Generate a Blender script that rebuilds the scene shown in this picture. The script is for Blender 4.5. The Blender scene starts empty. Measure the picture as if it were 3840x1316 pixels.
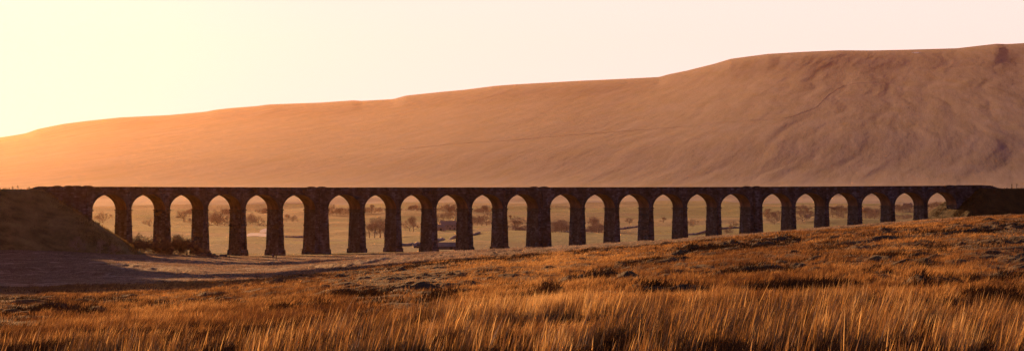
import bpy, bmesh, math, random
import numpy as np
random.seed(7)
rng = np.random.default_rng(11)
C = bpy.context.scene.collection
SC = bpy.context.scene
F = 10740.0          # focal length in photograph pixels
HR = 710.0           # row of the horizon in the photograph
R = math.radians
SUN_AZ, SUN_EL = R(-20.5), R(7.0)

# ------------------------------------------------------------------ helpers
def tag(o, label=None, cat=None, group=None, kind=None):
    if label: o['label'] = label
    if cat: o['category'] = cat
    if group: o['group'] = group
    if kind: o['kind'] = kind
    return o

def empty(name, loc=(0, 0, 0)):
    o = bpy.data.objects.new(name, None)
    C.objects.link(o); o.location = loc
    return o

def mesh_np(name, V, quads=None, tris=None, mat=None, parent=None, attr=None, smooth=False):
    me = bpy.data.meshes.new(name)
    V = np.asarray(V, np.float32).reshape(-1, 3)
    me.vertices.add(len(V)); me.vertices.foreach_set('co', V.ravel())
    nq = 0 if quads is None else len(quads); nt = 0 if tris is None else len(tris)
    L = []
    if nq: L.append(np.asarray(quads, np.int32).ravel())
    if nt: L.append(np.asarray(tris, np.int32).ravel())
    L = np.concatenate(L)
    me.loops.add(len(L)); me.loops.foreach_set('vertex_index', L)
    tot = np.concatenate([np.full(nq, 4, np.int32), np.full(nt, 3, np.int32)])
    st = np.concatenate([[0], np.cumsum(tot)[:-1]]).astype(np.int32)
    me.polygons.add(nq + nt); me.polygons.foreach_set('loop_start', st)
    if smooth: me.polygons.foreach_set('use_smooth', np.ones(nq + nt, bool))
    me.update(calc_edges=True)
    if attr:
        for k, v in attr.items():
            a = me.attributes.new(k, 'FLOAT', 'POINT'); a.data.foreach_set('value', np.asarray(v, np.float32))
    if mat: me.materials.append(mat)
    o = bpy.data.objects.new(name, me); C.objects.link(o)
    if parent: o.parent = parent
    return o

class MB:
    """collects polygons with their own uv and links them as one mesh"""
    def __init__(s): s.v = []; s.f = []; s.uv = []
    def poly(s, pts, uv=None):
        i = len(s.v); s.v += [tuple(p) for p in pts]; s.f.append(tuple(range(i, i + len(pts))))
        s.uv += list(uv) if uv else [(p[0], p[2]) for p in pts]
    def box(s, c8):
        """c8: eight corners, bottom ring then top ring"""
        a = c8
        for q in ((0,1,5,4), (1,2,6,5), (2,3,7,6), (3,0,4,7), (4,5,6,7), (3,2,1,0)):
            p = [a[k] for k in q]
            w = math.dist(p[0], p[1]); o = (a[0][0] * 1.3 + a[0][1]) % 7
            s.poly(p, [(o, p[0][2]), (o + w, p[1][2]), (o + w, p[2][2]), (o, p[3][2])])
    def cbox(s, x0, x1, y0, y1, z0, z1):
        s.box([(x0,y0,z0),(x1,y0,z0),(x1,y1,z0),(x0,y1,z0),(x0,y0,z1),(x1,y0,z1),(x1,y1,z1),(x0,y1,z1)])
    def tube(s, pts, rs, n=6, cap=True):
        rings = []
        for k, (p, r) in enumerate(zip(pts, rs)):
            a = np.array(pts[max(k-1, 0)], float); b = np.array(pts[min(k+1, len(pts)-1)], float)
            d = b - a; d /= (np.linalg.norm(d) + 1e-9)
            t = np.cross(d, (0, 0, 1.0) if abs(d[2]) < .9 else (1.0, 0, 0)); t /= np.linalg.norm(t); q = np.cross(d, t)
            rings.append([tuple(np.array(p) + r * (math.cos(2*math.pi*j/n) * t + math.sin(2*math.pi*j/n) * q)) for j in range(n)])
        for k in range(len(rings) - 1):
            for j in range(n):
                s.poly([rings[k][j], rings[k][(j+1) % n], rings[k+1][(j+1) % n], rings[k+1][j]])
        if cap: s.poly(rings[-1]); s.poly(rings[0][::-1])
    def build(s, name, mat=None, parent=None, merge=False):
        me = bpy.data.meshes.new(name); me.from_pydata(s.v, [], s.f)
        u = me.uv_layers.new(name='uv'); u.data.foreach_set('uv', np.array(s.uv, np.float32).ravel())
        if mat: me.materials.append(mat)
        me.update()
        bm = bmesh.new(); bm.from_mesh(me); bmesh.ops.remove_doubles(bm, verts=bm.verts, dist=2e-4); bm.to_mesh(me); bm.free()
        o = bpy.data.objects.new(name, me); C.objects.link(o)
        if parent: o.parent = parent
        return o

# ------------------------------------------------------------------ numpy noise
_P = rng.random((512, 512))
def vnoise(x, y, s=0):
    x = np.asarray(x, float) + s * 37.13; y = np.asarray(y, float) + s * 91.7
    xi = np.floor(x).astype(np.int64); yi = np.floor(y).astype(np.int64)
    fx = x - xi; fy = y - yi
    fx = fx * fx * fx * (fx * (fx * 6 - 15) + 10); fy = fy * fy * fy * (fy * (fy * 6 - 15) + 10)
    g = lambda i, j: _P[i & 511, j & 511]
    return (g(xi, yi) * (1 - fx) + g(xi + 1, yi) * fx) * (1 - fy) + (g(xi, yi + 1) * (1 - fx) + g(xi + 1, yi + 1) * fx) * fy
def fbm(x, y, o=4, s=0, gain=.5):
    t = 0; a = 1; n = 0
    for k in range(o):
        t = t + a * vnoise(x * 2**k, y * 2**k, s + k); n += a; a *= gain
    return t / n * 2 - 1
def sstep(a, b, x):
    t = np.clip((x - a) / (b - a), 0, 1); return t * t * (3 - 2 * t)

# ------------------------------------------------------------------ viaduct line (fitted curve)
X0, Y0, TH, KU, D_, T_ = 10.297, 1104.46, .520447, -7.394e-4, 15.54, 3.66
UC = np.array([i * D_ + (i // 6) * T_ for i in range(24)]); UC = UC - UC.mean()
W2 = 4.0; HS = 6.85; SPR = -8.06; RISE = 5.46; SCB = -1.55
def line(u):
    ph = TH + KU * u
    return X0 + (math.sin(ph) - math.sin(TH)) / KU, Y0 - (math.cos(ph) - math.cos(TH)) / KU, ph
def ptop(u):
    x, y, _ = line(u); px = 1920 + F * x / y
    row = np.interp(px, [200, 420, 700, 1100, 1700, 2300, 2700, 3000, 3500, 3700], [700.5, 700, 701, 702.5, 702.3, 701.8, 700.8, 699.5, 696.5, 695.5])
    return -(row - HR) * y / F
def L(u, v, z):
    """along the viaduct, across it (+ = far side), height from the parapet top"""
    x, y, ph = line(u)
    return (x - math.sin(ph) * v, y + math.cos(ph) * v, ptop(u) + z)
def LG(u, v, z):
    x, y, ph = line(u)
    return (x - math.sin(ph) * v, y + math.cos(ph) * v, z)

# ------------------------------------------------------------------ terrain
SKY = []
for off, pts in ((0, [(0,692),(75,681),(130,671),(190,650),(320,624),(430,610),(600,592),(850,580),(1035,563),(1080,554),(1160,545)]),
                 (960, [(0,535),(60,527),(330,517),(490,506),(530,509),(690,500),(755,482),(930,464),(1050,453),(1200,434)]),
                 (1920, [(0,427),(340,408),(480,402),(740,389),(790,375),(880,357),(1020,322),(1100,298),(1180,287)]),
                 (2880, [(0,273),(170,263),(360,255),(520,256),(700,252),(950,245),(1080,230),(1150,222),(1200,224),(1288,219)])):
    SKY += [(off + a / 1.342, b / 1.342) for a, b in pts]
SKX = np.array([p[0] for p in SKY]); SKR = np.array([p[1] for p in SKY])

CP = np.array([0, 640, 1040, 1490, 1925, 2534, 3200, 3840.])
TB = {   # depth: rows of the photograph the ground passes at the eight columns
 48:  [1350,1340,1330,1322,1318,1312,1300,1295], 80: [1240,1225,1190,1160,1150,1120,1090,1085],
 150: [1160,1150,1115,1080,1060,1030,995,975],   250: [1112,1100,1075,1035,1010,970,925,895],
 400: [1084,1070,1053,1008,975,925,868,825],     500: [1080,1066,1049,993,962,912,850,808],
 600: [1056,1045,1035,982,950,905,843,804],      750: [1004,1010,1008,965,944,901,841,804],
 900: [940,972,984,952,943,903,846,809],         1000: [915,955,967,947,943,908,853,820],
 1100:[905,945,955,942,940,912,863,832],         1300:[900,925,928,930,926,915,880,860],
 2100:[880,892,893,893,893,890,872,862],         3000:[830,842,845,845,845,842,832,825],
 4000:[768,770,772,772,770,768,765,760],         5200:[700,700,700,700,698,695,690,685]}
KY = [-400, 6, 25] + list(TB) 
def rowz(row, Y): return -(row - HR) * Y / F
colpx = np.linspace(-200, 4040, 425)
rows_ = []
for Y in KY:
    if Y == -400: rows_.append(np.full(425, 1.2))
    elif Y == 6: rows_.append(np.full(425, -1.75))
    elif Y == 25: rows_.append(np.full(425, -2.15))
    else:
        r = np.interp(colpx, CP, TB[Y]); k = np.ones(61) / 61
        r = np.convolve(np.pad(r, 30, 'edge'), k, 'valid')
        rows_.append(rowz(r, Y))
sky = np.interp(colpx, SKX, SKR)
YR = np.interp(colpx, [0, 3840], [10500, 13200])           # depth of the ridge
r0 = np.interp(colpx, CP, TB[5200])
K = len(KY)
KYM = np.repeat(np.array(KY, float)[:, None], 425, 1)
Z0 = np.array(rows_)
sk_s = np.convolve(np.pad(sky, 20, 'edge'), np.ones(41) / 41, 'valid')
ext = [(.25, .39), (.5, .65), (.75, .845), (.93, .974), (.985, .9955), (1.0, 1.0)]
for t, q in ext:
    Y = 5200 + (YR - 5200) * t; s_ = sky if t > .9 else sk_s
    KYM = np.vstack([KYM, Y]); Z0 = np.vstack([Z0, rowz(r0 + (s_ - r0) * q, Y)])
KYM = np.vstack([KYM, YR + 600, YR * 0 + 15500]); Z0 = np.vstack([Z0, Z0[-1] - 25, Z0[-1] * .5])
def slopes(X, Y):
    h = np.diff(X, axis=0); d = np.diff(Y, axis=0) / h; m = np.zeros_like(Y)
    w1 = 2 * h[1:] + h[:-1]; w2 = h[1:] + 2 * h[:-1]
    ok = d[:-1] * d[1:] > 0
    with np.errstate(divide='ignore', invalid='ignore'):
        v = (w1 + w2) / (w1 / d[:-1] + w2 / d[1:])
    m[1:-1] = np.where(ok, v, 0); m[0] = d[0]; m[-1] = d[-1]
    return m
MS = slopes(KYM, Z0)
def base_cols(Y, ci):
    """height at depth Y for column indices ci (arrays, same shape)"""
    Y = np.asarray(Y, float); out = np.zeros(Y.shape)
    kk = np.zeros(Y.shape, int)
    for k in range(KYM.shape[0] - 1): kk = np.where(Y >= KYM[k, ci], k, kk)
    x0 = KYM[kk, ci]; x1 = KYM[kk + 1, ci]; h = x1 - x0; t = np.clip((Y - x0) / h, 0, 1)
    return ((2*t**3 - 3*t**2 + 1) * Z0[kk, ci] + (t**3 - 2*t**2 + t) * h * MS[kk, ci] + (-2*t**3 + 3*t**2) * Z0[kk+1, ci] + (t**3 - t**2) * h * MS[kk+1, ci])
def base(px, Y):
    c = np.clip((np.asarray(px, float) + 200) / 10, 0, 423.999); i = c.astype(int); f = c - i
    return base_cols(Y, i) * (1 - f) + base_cols(Y, i + 1) * f
_ys = np.concatenate([np.arange(42, 520, 1.0), np.arange(520, 1300, 3.0), np.arange(1300, 13000, 25.0)])
def depth_at(px, row, ymin=42, ymax=13000):
    y = _ys[(_ys >= ymin) & (_ys <= ymax)]; r = HR - base(np.full(len(y), px), y) * F / y
    k = np.argmax(r <= row)
    return float(y[k]) if r[k] <= row else float(y[-1])

SCARPS = [  # photo polyline of each little bank, its height, the ground range it lies in
 ([(2014,1084),(2150,1052),(2297,1022)], .9, (60,520)), ([(2330,990),(2460,975),(2626,942),(2876,914),(2990,903)], 1.5, (100,560)),
 ([(2334,1102),(2450,1090),(2640,1079)], .55, (60,400)), ([(3600,1134),(3720,1124),(3840,1126),(3900,1126)], .42, (50,300)),
 ([(2760,1100),(2900,1090),(3060,1082),(3200,1076)], .55, (50,400)), ([(3200,1007),(3330,992),(3500,984)], .7, (60,500)),
 ([(3040,930),(3300,908),(3560,886),(3840,860)], 1.3, (100,560)), ([(1000,1165),(1100,1145),(1230,1140)], .6, (60,400)),
 ([(1600,1108),(1680,1098),(1780,1090)], .6, (60,400)), ([(1780,1165),(1860,1150),(1960,1140)], .4, (60,300)),
 ([(1180,1110),(1400,1095),(1560,1070)], .7, (60,400)), ([(1500,1010),(1700,985),(1900,975),(2050,960)], 1.0, (200,620)),
 ([(2150,955),(2350,930),(2600,905)], 1.3, (300,700)), ([(0,1120),(250,1118),(480,1112)], .8, (100,420)),
 ([(60,1160),(240,1168),(400,1180)], .6, (60,400)), ([(430,1130),(640,1128),(860,1110)], .6, (100,420)),
 ([(3300,960),(3550,935),(3840,905)], 1.0, (100,500)), ([(2650,1030),(2800,1010),(3000,1000)], .7, (80,500)),
 ([(3400,1060),(3600,1050),(3840,1030)], .5, (60,400)),
 ([(0,1060),(230,1058),(480,1062),(700,1066)], 1.6, (470,800)), ([(860,1046),(960,1053),(1100,1040)], 1.6, (470,900)),
 ([(250,985),(480,1000),(760,1020)], 1.4, (500,950)), ([(1180,1010),(1300,1005),(1460,985)], 1.6, (520,900)),
 ([(1000,985),(1200,978),(1400,968)], 1.0, (700,1000)), ([(0,1020),(160,1012),(420,1030)], 1.2, (500,900))]
SCW = []
for pl, A, (y0, y1) in SCARPS:
    SCW.append(([p[0] for p in pl], [depth_at(p[0], p[1], y0, y1) for p in pl], A))

AM = .195
ain = np.arange(-AM, AM + 1e-6, .0006); sout = np.array([.03, .07, .12, .18, .26, .36, .48, .62, .8, 1.0])
YG = np.concatenate([[-400, -250, -120, -50, -20, 0, 6, 12, 18, 24, 30, 35], np.arange(39, 90, .4), np.arange(90, 260, .36), np.arange(260, 520, .75),
                     np.arange(520, 1120, 2.2), np.arange(1120, 4000, 14), np.arange(4000, 13900, 20), [14100, 14500, 15000, 15500]])
NA = len(ain); NC = NA + 2 * len(sout)
YY = np.repeat(YG[:, None], NC, 1); YE = np.maximum(YY, 6)
EX = 300 + .62 * np.maximum(YG, 0)
XX = np.zeros_like(YY)
XX[:, len(sout):len(sout) + NA] = ain[None, :] * YE[:, :1]
XX[:, len(sout) + NA:] = AM * YE[:, :1] + sout[None, :] * EX[:, None]
XX[:, :len(sout)] = -(AM * YE[:, :1] + sout[None, ::-1] * EX[:, None])
PXC = np.clip(1920 + F * XX / YE, -199, 4039)
ZZ = base(PXC, np.clip(YY, -399, 15499))
def relief(X, Y, P):
    n = np.zeros(X.shape)
    near = sstep(30, 110, Y) * (1 - sstep(1150, 1500, Y))
    m = (Y > 6) & (Y < 1500)
    x, y, p = X[m], Y[m], P[m]; r = np.zeros(x.shape)
    nr = near[m]
    for xs, ys, A in SCW:
        yl = np.interp(p, xs, ys); w = sstep(xs[0] - 90, xs[0] + 60, p) * (1 - sstep(xs[-1] - 60, xs[-1] + 90, p))
        sc = np.mean(ys); t = y - yl + 2.5 * fbm(x / 5 + A * 9, y / 9, 3, 5) * (sc / 200) ** .5
        wd = .007 * sc; Ld = .10 * sc
        r += w * A * (.17 if sc < 520 else .5) * (.6 + .7 * sstep(-.4, .5, fbm(x / (.07 * sc), y / (.1 * sc), 2, 6))) * (sstep(-wd, wd, t) * np.exp(-np.maximum(t, 0) / Ld) - .45 * np.exp(-(np.minimum(t, 0) / Ld * 1.6) ** 2) * (t < 0) * sstep(-3 * Ld, 0, t))
    sy = .35 + y / 420; und = fbm(x / 95, y / 150, 2, 1) * .9 * sstep(90, 500, y) + fbm(x / (34 * sy), (y + .25 * x) / (13 * sy), 3, 9) * .5 * sy * sstep(50, 150, y)
    # the moor's hummocks: rounded tops, sharp gaps between them
    b1 = 1 - np.abs(fbm(x / 2.6, y / 3.4, 2, 21)) * 2.0
    b2 = 1 - np.abs(fbm(x / 1.1, y / 1.3, 2, 33)) * 2.0
    b3 = 1 - np.abs(fbm(x / 7.5, y / 10, 3, 41)) * 2.0
    patch = sstep(-.25, .35, fbm(x / 40, y / 18, 3, 50))
    am = sstep(60, 100, y) * (.35 + .65 * patch)
    hum = -(b1 * .34 + b2 * .12) * am * (1 - .3 * sstep(520, 900, y)) - b3 * .20 * sstep(80, 200, y)
    r = r + und + hum * 1.0
    emb = 1 - sstep(900, 1010, y) * .6
    n[m] = r * nr * emb
    # far side: valley swells and the big hill's gullies
    f = Y > 1100; x, y = X[f], Y[f]; P_ = P[f]
    v = sstep(1150, 1700, y) * (1 - sstep(4400, 5400, y)) * (fbm(x / 230, y / 420, 3, 60) * 8.0 + fbm(x / 50, y / 120, 2, 61) * .9)
    yr = np.interp(P_, [0, 3840], [10500, 13200])
    hw = sstep(4000, 5400, y) * (1 - sstep(yr - 900, yr - 120, y))
    al, ac = x * .14 + y * .99, x * .99 - y * .14        # gullies run straight down the fall of the slope
    wv = 90 * fbm(al / 1400, ac / 900, 2, 70)
    g1 = 1 - np.abs(fbm((ac + wv) / 330, al / 5200, 3, 71)) * 2
    g2 = 1 - np.abs(fbm((ac + wv) / 110, al / 2200, 3, 72)) * 2
    g3 = fbm((ac + wv) / 34, al / 600, 3, 73)
    big = fbm(x / 900, y / 2200, 2, 74)
    ter = np.abs(fbm(x / 2600 + 3, y / 700 + x / 5200, 2, 75)) * 2
    rt = .25 + .75 * sstep(1500, 3300, P_)
    n[f] = v + hw * rt * (-g1 * 1.8 - g2 * 1.3 + g3 * .7 + big * 1.2)
    return n
ZZ = ZZ + relief(XX, YY, PXC)
# unseen spur added at left to keep the evening sun off the near field
ZZ += 88 * sstep(0, 75, -XX - .185 * YE) * sstep(760, 900, YY) * (1 - sstep(1500, 1800, YY)) * (1 - sstep(600, 1000, -XX))
def ground(x, y):
    """height of the built ground at a point inside the view"""
    x = np.asarray(x, float); y = np.asarray(y, float)
    j = np.clip(np.searchsorted(YG, y) - 1, 0, len(YG) - 2); fy = (y - YG[j]) / (YG[j + 1] - YG[j])
    a = x / np.maximum(y, 6); c = (a + AM) / .0006 + len(sout); c = np.clip(c, 0, NC - 1.001); i = c.astype(int); fx = c - i
    z = lambda jj, ii: ZZ[jj, ii]
    return (z(j, i) * (1 - fx) + z(j, i + 1) * fx) * (1 - fy) + (z(j + 1, i) * (1 - fx) + z(j + 1, i + 1) * fx) * fy
def gpt(px, Y, dz=0.0):
    x = (px - 1920) / F * Y
    return (x, Y, float(ground(x, Y)) + dz)

# ------------------------------------------------------------------ materials
def mat(name):
    m = bpy.data.materials.new(name); m.use_nodes = True
    nt = m.node_tree; nt.nodes.clear(); out = nt.nodes.new('ShaderNodeOutputMaterial')
    return m, nt, out
def N(nt, typ, **kw):
    n = nt.nodes.new(typ)
    for k, v in kw.items():
        if k.startswith('_'): setattr(n, k[1:], v)
        else: n.inputs[k.replace('__', ' ')].default_value = v
    return n
def ramp(nt, fac, stops):
    r = nt.nodes.new('ShaderNodeValToRGB'); e = r.color_ramp.elements
    while len(e) < len(stops): e.new(.5)
    for k, (p, c) in enumerate(stops): e[k].position = p; e[k].color = (*c, 1) if len(c) == 3 else c
    nt.links.new(fac, r.inputs['Fac']); return r.outputs['Color']
def noise(nt, co, scale, detail=4, rough=.55, dist=0):
    n = N(nt, 'ShaderNodeTexNoise', Scale=scale, Detail=detail, Roughness=rough, Distortion=dist)
    nt.links.new(co, n.inputs['Vector']); return n.outputs['Fac']
def mapping(nt, co, scale=(1, 1, 1), rot=(0, 0, 0)):
    m = nt.nodes.new('ShaderNodeMapping'); m.inputs['Scale'].default_value = scale; m.inputs['Rotation'].default_value = rot
    nt.links.new(co, m.inputs['Vector']); return m.outputs['Vector']
def geo(nt): return nt.nodes.new('ShaderNodeNewGeometry').outputs['Position']
def mix(nt, fac, a, b, mode='MIX'):
    m = nt.nodes.new('ShaderNodeMix'); m.data_type = 'RGBA'; m.blend_type = mode
    for s, v in ((0, fac), (6, a), (7, b)):
        if hasattr(v, 'is_output'): nt.links.new(v, m.inputs[s])
        else: m.inputs[s].default_value = v if s == 0 else (*v, 1)
    return m.outputs[2]
def math_(nt, op, a, b=0.5):
    m = nt.nodes.new('ShaderNodeMath'); m.operation = op
    for s, v in ((0, a), (1, b)):
        if hasattr(v, 'is_output'): nt.links.new(v, m.inputs[s])
        else: m.inputs[s].default_value = v
    return m.outputs[0]
def bump(nt, h, dist, strength=1.0):
    b = N(nt, 'ShaderNodeBump', Strength=strength, Distance=dist); nt.links.new(h, b.inputs['Height']); return b.outputs['Normal']

def mat_moor():
    m, nt, out = mat('moor_grass_ground'); co = geo(nt)
    big = noise(nt, mapping(nt, co, (1/34, 1/12, 0)), 1, 4, .6); small = noise(nt, mapping(nt, co, (.9, .7, 0)), 1, 5, .65)
    c1 = ramp(nt, big, [(.36, (.035, .019, .010)), (.5, (.085, .045, .02)), (.66, (.15, .085, .036))])
    c2 = ramp(nt, small, [(.3, (.5, .45, .4)), (.6, (1.15, 1.1, 1.0))])
    c = mix(nt, 1.0, c1, c2, 'MULTIPLY')
    # greener turf and darker rushes on the low ground by the viaduct
    gr = noise(nt, mapping(nt, co, (1/70, 1/45, 0)), 1, 3, .5)
    sep = nt.nodes.new('ShaderNodeSeparateXYZ'); nt.links.new(co, sep.inputs[0])
    far = N(nt, 'ShaderNodeMapRange'); nt.links.new(sep.outputs['Y'], far.inputs['Value']); far.inputs[1].default_value = 985; far.inputs[2].default_value = 1015
    gf = math_(nt, 'MULTIPLY', far.outputs[0], ramp(nt, gr, [(.36, (0, 0, 0)), (.46, (1, 1, 1))]))
    c = mix(nt, gf, c, (.055, .075, .014))
    fr = N(nt, 'ShaderNodeMapRange'); nt.links.new(math_(nt, 'ADD', sep.outputs['Y'], math_(nt, 'MULTIPLY', sep.outputs['X'], -1.6)), fr.inputs['Value']); fr.inputs[1].default_value = 560; fr.inputs[2].default_value = 640
    fr2 = N(nt, 'ShaderNodeMapRange'); nt.links.new(sep.outputs['Y'], fr2.inputs['Value']); fr2.inputs[1].default_value = 440; fr2.inputs[2].default_value = 480
    ff = math_(nt, 'MULTIPLY', fr.outputs[0], fr2.outputs[0])
    st = ramp(nt, noise(nt, mapping(nt, co, (1/11, 1/6, 0)), 1, 6, .75), [(.40, (.06, .04, .03)), (.52, (.22, .16, .13)), (.62, (.46, .38, .35))])
    c = mix(nt, math_(nt, 'MULTIPLY', ff, .85), c, st)
    c = mix(nt, gf, c, (.055, .075, .014))
    p = N(nt, 'ShaderNodeBsdfPrincipled', Roughness=.9); p.inputs['Specular IOR Level'].default_value = .15
    p.inputs['Sheen Weight'].default_value = .2; p.inputs['Sheen Roughness'].default_value = .5; p.inputs['Sheen Tint'].default_value = (.9, .6, .35, 1)
    nt.links.new(c, p.inputs['Base Color'])
    h = math_(nt, 'ADD', noise(nt, mapping(nt, co, (2.2, 1.6, 1)), 1, 6, .7), math_(nt, 'MULTIPLY', noise(nt, mapping(nt, co, (.5, .35, 1)), 1, 3, .6), 2.0))
    nt.links.new(bump(nt, h, .8, 1.0), p.inputs['Normal']); nt.links.new(p.outputs[0], out.inputs[0]); return m

def mat_valley():
    m, nt, out = mat('valley_pasture'); co = geo(nt)
    v = nt.nodes.new('ShaderNodeTexVoronoi'); v.inputs['Scale'].default_value = 1; v.inputs['Randomness'].default_value = .85
    w = N(nt, 'ShaderNodeTexNoise', Scale=.006, Detail=2); nt.links.new(co, w.inputs['Vector'])
    vv = nt.nodes.new('ShaderNodeVectorMath'); vv.operation = 'MULTIPLY_ADD'; nt.links.new(w.outputs['Color'], vv.inputs[0]); vv.inputs[1].default_value = (70, 70, 0); nt.links.new(co, vv.inputs[2])
    nt.links.new(mapping(nt, vv.outputs[0], (1/170, 1/240, 0)), v.inputs['Vector'])
    sepc = nt.nodes.new('ShaderNodeSeparateColor'); nt.links.new(v.outputs['Color'], sepc.inputs[0])
    c = ramp(nt, sepc.outputs[0], [(.0, (.11, .125, .025)), (.28, (.16, .16, .035)), (.34, (.06, .04, .03)), (.48, (.10, .065, .04)), (.54, (.27, .20, .07)), (.66, (.20, .13, .07)), (.72, (.08, .10, .025)), (.86, (.10, .115, .03)), (.92, (.075, .048, .035)), (1, (.10, .065, .045))])
    r = nt.nodes.new('ShaderNodeValToRGB'); nt.links.new(noise(nt, mapping(nt, co, (1/50, 1/90, 0)), 1, 5, .6), r.inputs['Fac'])
    r.color_ramp.elements[0].position = .35; r.color_ramp.elements[0].color = (.55, .5, .45, 1); r.color_ramp.elements[1].position = .65; r.color_ramp.elements[1].color = (1.1, 1.1, 1.05, 1)
    c = mix(nt, 1.0, c, r.outputs['Color'], 'MULTIPLY')
    sep = nt.nodes.new('ShaderNodeSeparateXYZ'); nt.links.new(co, sep.inputs[0])
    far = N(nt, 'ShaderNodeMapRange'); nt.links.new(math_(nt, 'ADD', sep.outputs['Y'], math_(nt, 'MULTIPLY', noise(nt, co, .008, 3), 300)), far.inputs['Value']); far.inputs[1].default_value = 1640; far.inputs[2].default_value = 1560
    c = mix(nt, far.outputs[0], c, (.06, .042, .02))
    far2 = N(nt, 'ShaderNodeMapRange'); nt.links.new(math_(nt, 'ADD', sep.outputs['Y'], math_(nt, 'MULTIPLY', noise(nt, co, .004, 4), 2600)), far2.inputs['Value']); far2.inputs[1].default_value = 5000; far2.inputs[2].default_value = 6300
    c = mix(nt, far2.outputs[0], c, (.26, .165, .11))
    p = N(nt, 'ShaderNodeBsdfPrincipled', Roughness=.9); p.inputs['Specular IOR Level'].default_value = .15
    nt.links.new(c, p.inputs['Base Color'])
    nt.links.new(bump(nt, noise(nt, mapping(nt, co, (.25, .12, 1)), 1, 5, .65), 3.0, .8), p.inputs['Normal']); nt.links.new(p.outputs[0], out.inputs[0]); return m

def mat_hill():
    m, nt, out = mat('fell_grass'); co = geo(nt)
    rc = mapping(nt, co, (1, 1, 1), (0, 0, R(8)))
    st = noise(nt, mapping(nt, rc, (1/38, 1/520, 0)), 1, 6, .62)
    mo = noise(nt, mapping(nt, co, (1/150, 1/700, 0)), 1, 6, .68)
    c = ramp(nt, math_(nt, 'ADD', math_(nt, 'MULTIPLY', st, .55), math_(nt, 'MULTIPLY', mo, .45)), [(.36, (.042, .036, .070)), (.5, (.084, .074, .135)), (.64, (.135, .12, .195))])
    p = N(nt, 'ShaderNodeBsdfPrincipled', Roughness=.95); p.inputs['Sheen Weight'].default_value = .02; p.inputs['Sheen Roughness'].default_value = .55; p.inputs['Sheen Tint'].default_value = (.9, .62, .45, 1); p.inputs['Specular IOR Level'].default_value = .1
    nt.links.new(c, p.inputs['Base Color'])
    h = math_(nt, 'ADD', noise(nt, mapping(nt, rc, (1/16, 1/260, 0)), 1, 5, .66), math_(nt, 'MULTIPLY', noise(nt, mapping(nt, co, (1/12, 1/60, 0)), 1, 3, .6), .3))
    nt.links.new(bump(nt, h, 4.0, .22), p.inputs['Normal']); nt.links.new(p.outputs[0], out.inputs[0]); return m

def mat_bank(name, cols):
    m, nt, out = mat(name); co = geo(nt)
    c = ramp(nt, noise(nt, mapping(nt, co, (.18, .18, .3)), 1, 5, .65), list(zip((.33, .5, .68), cols)))
    p = N(nt, 'ShaderNodeBsdfPrincipled', Roughness=.9); p.inputs['Specular IOR Level'].default_value = .15; nt.links.new(c, p.inputs['Base Color'])
    nt.links.new(bump(nt, noise(nt, co, .8, 5, .7), 1.2, .9), p.inputs['Normal']); nt.links.new(p.outputs[0], out.inputs[0]); return m

def mat_stone(name, lo, hi, mortar, bw=1.0, bh=.45, bd=.10):
    m, nt, out = mat(name); uv = nt.nodes.new('ShaderNodeUVMap').outputs[0]; co = geo(nt)
    b = nt.nodes.new('ShaderNodeTexBrick'); b.inputs['Scale'].default_value = 1; b.inputs['Brick Width'].default_value = bw; b.inputs['Row Height'].default_value = bh
    b.inputs['Mortar Size'].default_value = bh * .07; b.inputs['Mortar Smooth'].default_value = .4; b.inputs['Color1'].default_value = (*lo, 1); b.inputs['Color2'].default_value = (*hi, 1); b.inputs['Mortar'].default_value = (*mortar, 1); b.inputs['Bias'].default_value = -.1
    nt.links.new(uv, b.inputs['Vector'])
    st = ramp(nt, noise(nt, mapping(nt, co, (.35, .35, .12)), 1, 5, .62), [(.34, (.4, .39, .4)), (.5, (.8, .78, .8)), (.66, (1.6, 1.55, 1.65))])
    c = mix(nt, 1.0, b.outputs['Color'], st, 'MULTIPLY')
    p = N(nt, 'ShaderNodeBsdfPrincipled', Roughness=.75); p.inputs['Specular IOR Level'].default_value = .3; nt.links.new(c, p.inputs['Base Color'])
    sc = nt.nodes.new('ShaderNodeSeparateColor'); nt.links.new(b.outputs['Color'], sc.inputs[0])
    h = math_(nt, 'ADD', math_(nt, 'MULTIPLY', math_(nt, 'SUBTRACT', 1.0, b.outputs['Fac']), 1.0), math_(nt, 'MULTIPLY', noise(nt, co, 2.2, 4, .7), 1.2))
    nt.links.new(bump(nt, h, bd, 1.0), p.inputs['Normal']); nt.links.new(p.outputs[0], out.inputs[0]); return m

def mat_plain(name, col, rough=.7, var=.35, scale=3.0, spec=.3):
    m, nt, out = mat(name); co = geo(nt)
    c = ramp(nt, noise(nt, co, scale, 4, .6), [(.3, tuple(x * (1 - var) for x in col)), (.7, tuple(x * (1 + var) for x in col))])
    p = N(nt, 'ShaderNodeBsdfPrincipled', Roughness=rough); p.inputs['Specular IOR Level'].default_value = spec
    nt.links.new(c, p.inputs['Base Color']); nt.links.new(p.outputs[0], out.inputs[0]); return m

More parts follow.
